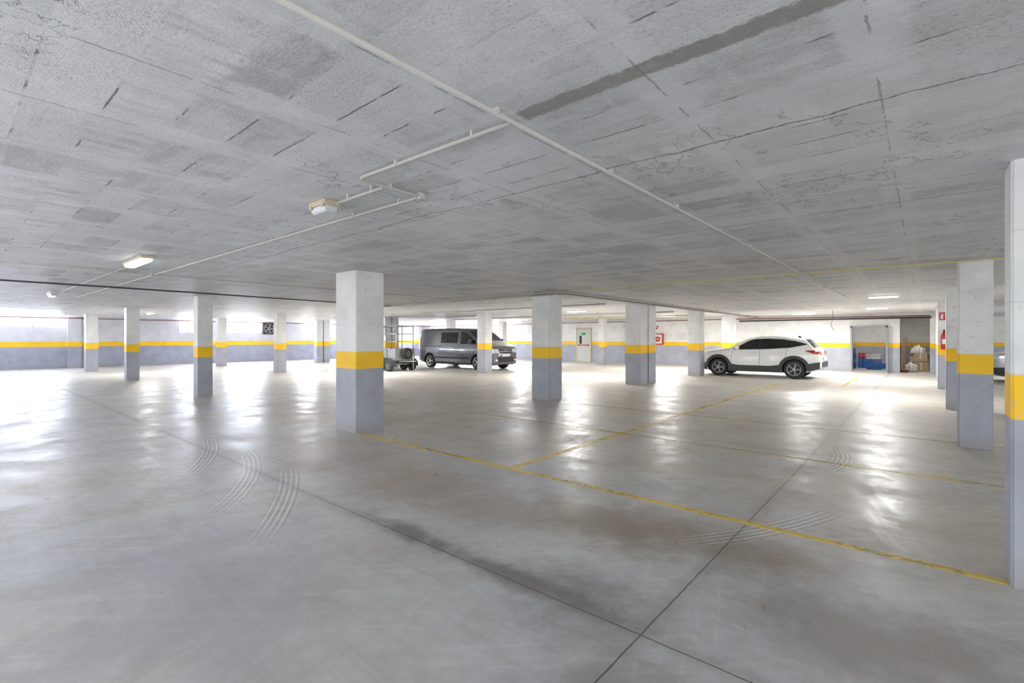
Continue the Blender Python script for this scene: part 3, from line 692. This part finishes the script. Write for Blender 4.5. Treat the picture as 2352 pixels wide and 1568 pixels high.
bm=bmesh.new(); tube_into(bm,[(.05,.29*math.cos(t*math.pi/14),.29*math.sin(t*math.pi/14)) for t in range(29)],.03,8); frombm('fan_ring',bm,M_galv,ef,True)
bm=bmesh.new()
for k_ in range(5): 
    R=Matrix.Rotation(2*math.pi*k_/5,3,'X'); addbox(bm,R@Vector((.05,.15,0)),(.012,.2,.11),R@Matrix.Rotation(.35,3,'Y'))
addbox(bm,(.06,0,0),(.06,.1,.1),None,.02); frombm('fan_blades',bm,M_galv,ef,False,None,False)
# ------------------------------------------------------------------ stored things
def crate(x,y,z,mat,rz,label):
    w,d,h=.56,.38,.24; L=[((0,0,.01),(w,d,.02))]
    for s_ in (-1,1):
        for k_ in range(3):
            L+=[((0,s_*(d/2-.01),.05+.08*k_),(w,.02,.05)),((s_*(w/2-.01),0,.05+.08*k_),(.02,d,.05))]
        for t in (-1,1): L.append(((s_*(w/2-.015),t*(d/2-.015),h/2),(.03,.03,h)))
        L.append(((s_*w*.18,d/2-.01,h/2),(.03,.02,h))); L.append(((s_*w*.18,-d/2+.01,h/2),(.03,.02,h)))
    o=boxes('plastic_crate',L,mat,None,0,(x,y,z)); o.rotation_euler=(0,0,rz); tag(o,label,'crate','stacked plastic crates')
for i in range(4): crate(-2.75,28.2,.245*i,M_blue,.1*(i%2),'blue slatted plastic crate in a stack')
crate(-2.75,28.2,.98,M_yelp,.08,'yellow plastic crate on top of a stack')
for i in range(2): crate(-1.75,28.0,.245*i,M_blue,.05,'blue slatted plastic crate in a stack')
crate(-1.75,28.0,.49,M_whitep,-.12,'white plastic crate on top of a stack')
for i in range(3): crate(-2.15,29.2,.245*i,M_redp if i==2 else M_blue,.0,'red slatted plastic crate in a stack' if i==2 else 'blue slatted plastic crate in a stack')
crate(-1.5,29.0,.0,M_blue,.2,'blue slatted plastic crate in a stack')
def cbox(x,y,z,s,rz,lab='brown cardboard box with folded flaps'):
    e=boxes('cardboard_box',[((0,0,s[2]/2),s)],M_card,None,.004,(x,y,z)); e.rotation_euler=(0,0,rz); tag(e,lab,'box')
    boxes('box_flap',[((-s[0]/2-.05,0,s[2]-.03),(.12,s[1]*.95,.006),Matrix.Rotation(-.6,3,'Y')),((s[0]/2+.05,0,s[2]-.03),(.12,s[1]*.95,.006),Matrix.Rotation(.6,3,'Y'))],M_card,e)
    boxes('packing_tape',[((0,-s[1]/2-.001,s[2]*.6),(.05,.002,s[2]*.8))],M_bag,e)
cbox(-.10,27.6,0,(.5,.45,.42),.1); cbox(-.07,27.6,.47,(.45,.4,.35),-.15,'brown cardboard box stacked on another')
cbox(-.2,28.7,0,(.6,.5,.6),.05)
for i in range(4):
    o=boxes('wood_plank',[((0,0,.75),(.10,.025,1.5))],M_wood,None,.003,(-.76+.03*i,26.6+.25*i,.01)); o.rotation_euler=(.0,.10,.3*i); tag(o,'bare wooden plank leaning on the wall','plank','leaning wooden planks')
def sack(x,y,z,sc,lab):
    bm=bmesh.new(); bmesh.ops.create_icosphere(bm,subdivisions=4,radius=.26*sc)
    for v in bm.verts:
        n_=v.co.normalized(); f=1+.12*math.sin(n_.x*9+n_.y*5)+.08*math.sin(n_.z*13+n_.x*4); v.co=v.co*f; v.co.z*=1.15
        if v.co.z>.2*sc: v.co.x*=.6; v.co.y*=.6
        if v.co.z<-.22*sc: v.co.z=-.22*sc
    o=frombm('plastic_sack',bm,M_bag,None,True,(x,y,z+.22*sc)); tag(o,lab,'bag')
sack(-.2,28.7,.61,1,'crumpled pale plastic sack on a box')
sack(-.42,26.95,0,.8,'crumpled pale plastic sack on the floor')
br=empty('broom',(-.62,26.45,0)); tag(br,'long-handled broom leaning beside planks','broom')
tube('broom_handle',[(0,0,.12),(-.08,.02,1.45)],.013,M_wood,br,8)
boxes('broom_head',[((0,0,.10),(.28,.06,.05))],M_redp,br,.008); boxes('bristles',[((0,0,.038),(.27,.05,.075))],M_blk,br)
hcab=tube('hanging_cable',[(-2.6,21.6,H),(-2.58,21.6,2.2),(-2.66,21.62,1.95),(-2.56,21.6,1.75)],.008,M_cable,None,8); tag(hcab,'thin black cable hanging from the ceiling','cable')
# ------------------------------------------------------------------ world, camera
w=bpy.data.worlds.new('w'); S.world=w; w.use_nodes=True
bg=w.node_tree.nodes['Background']; sky=w.node_tree.nodes.new('ShaderNodeTexSky'); sky.sky_type='NISHITA'; sky.sun_disc=False; sky.sun_elevation=math.radians(35)
mixn=w.node_tree.nodes.new('ShaderNodeMix'); mixn.data_type='RGBA'; mixn.inputs[0].default_value=.95
w.node_tree.links.new(sky.outputs[0],mixn.inputs[6]); mixn.inputs[7].default_value=(.95,.97,1,1)
w.node_tree.links.new(mixn.outputs[2],bg.inputs[0]); bg.inputs[1].default_value=2.2
cd=bpy.data.cameras.new('cam'); cd.lens=17.0; cd.sensor_width=36; cd.shift_y=-8/2352
cam=bpy.data.objects.new('cam',cd); C.objects.link(cam); cam.location=(0,0,1.46); cam.rotation_euler=(math.radians(90),0,math.radians(40.4)); S.camera=cam
cd.clip_start=.05
S.view_settings.view_transform='Standard'; S.view_settings.look='None'; S.view_settings.exposure=.42
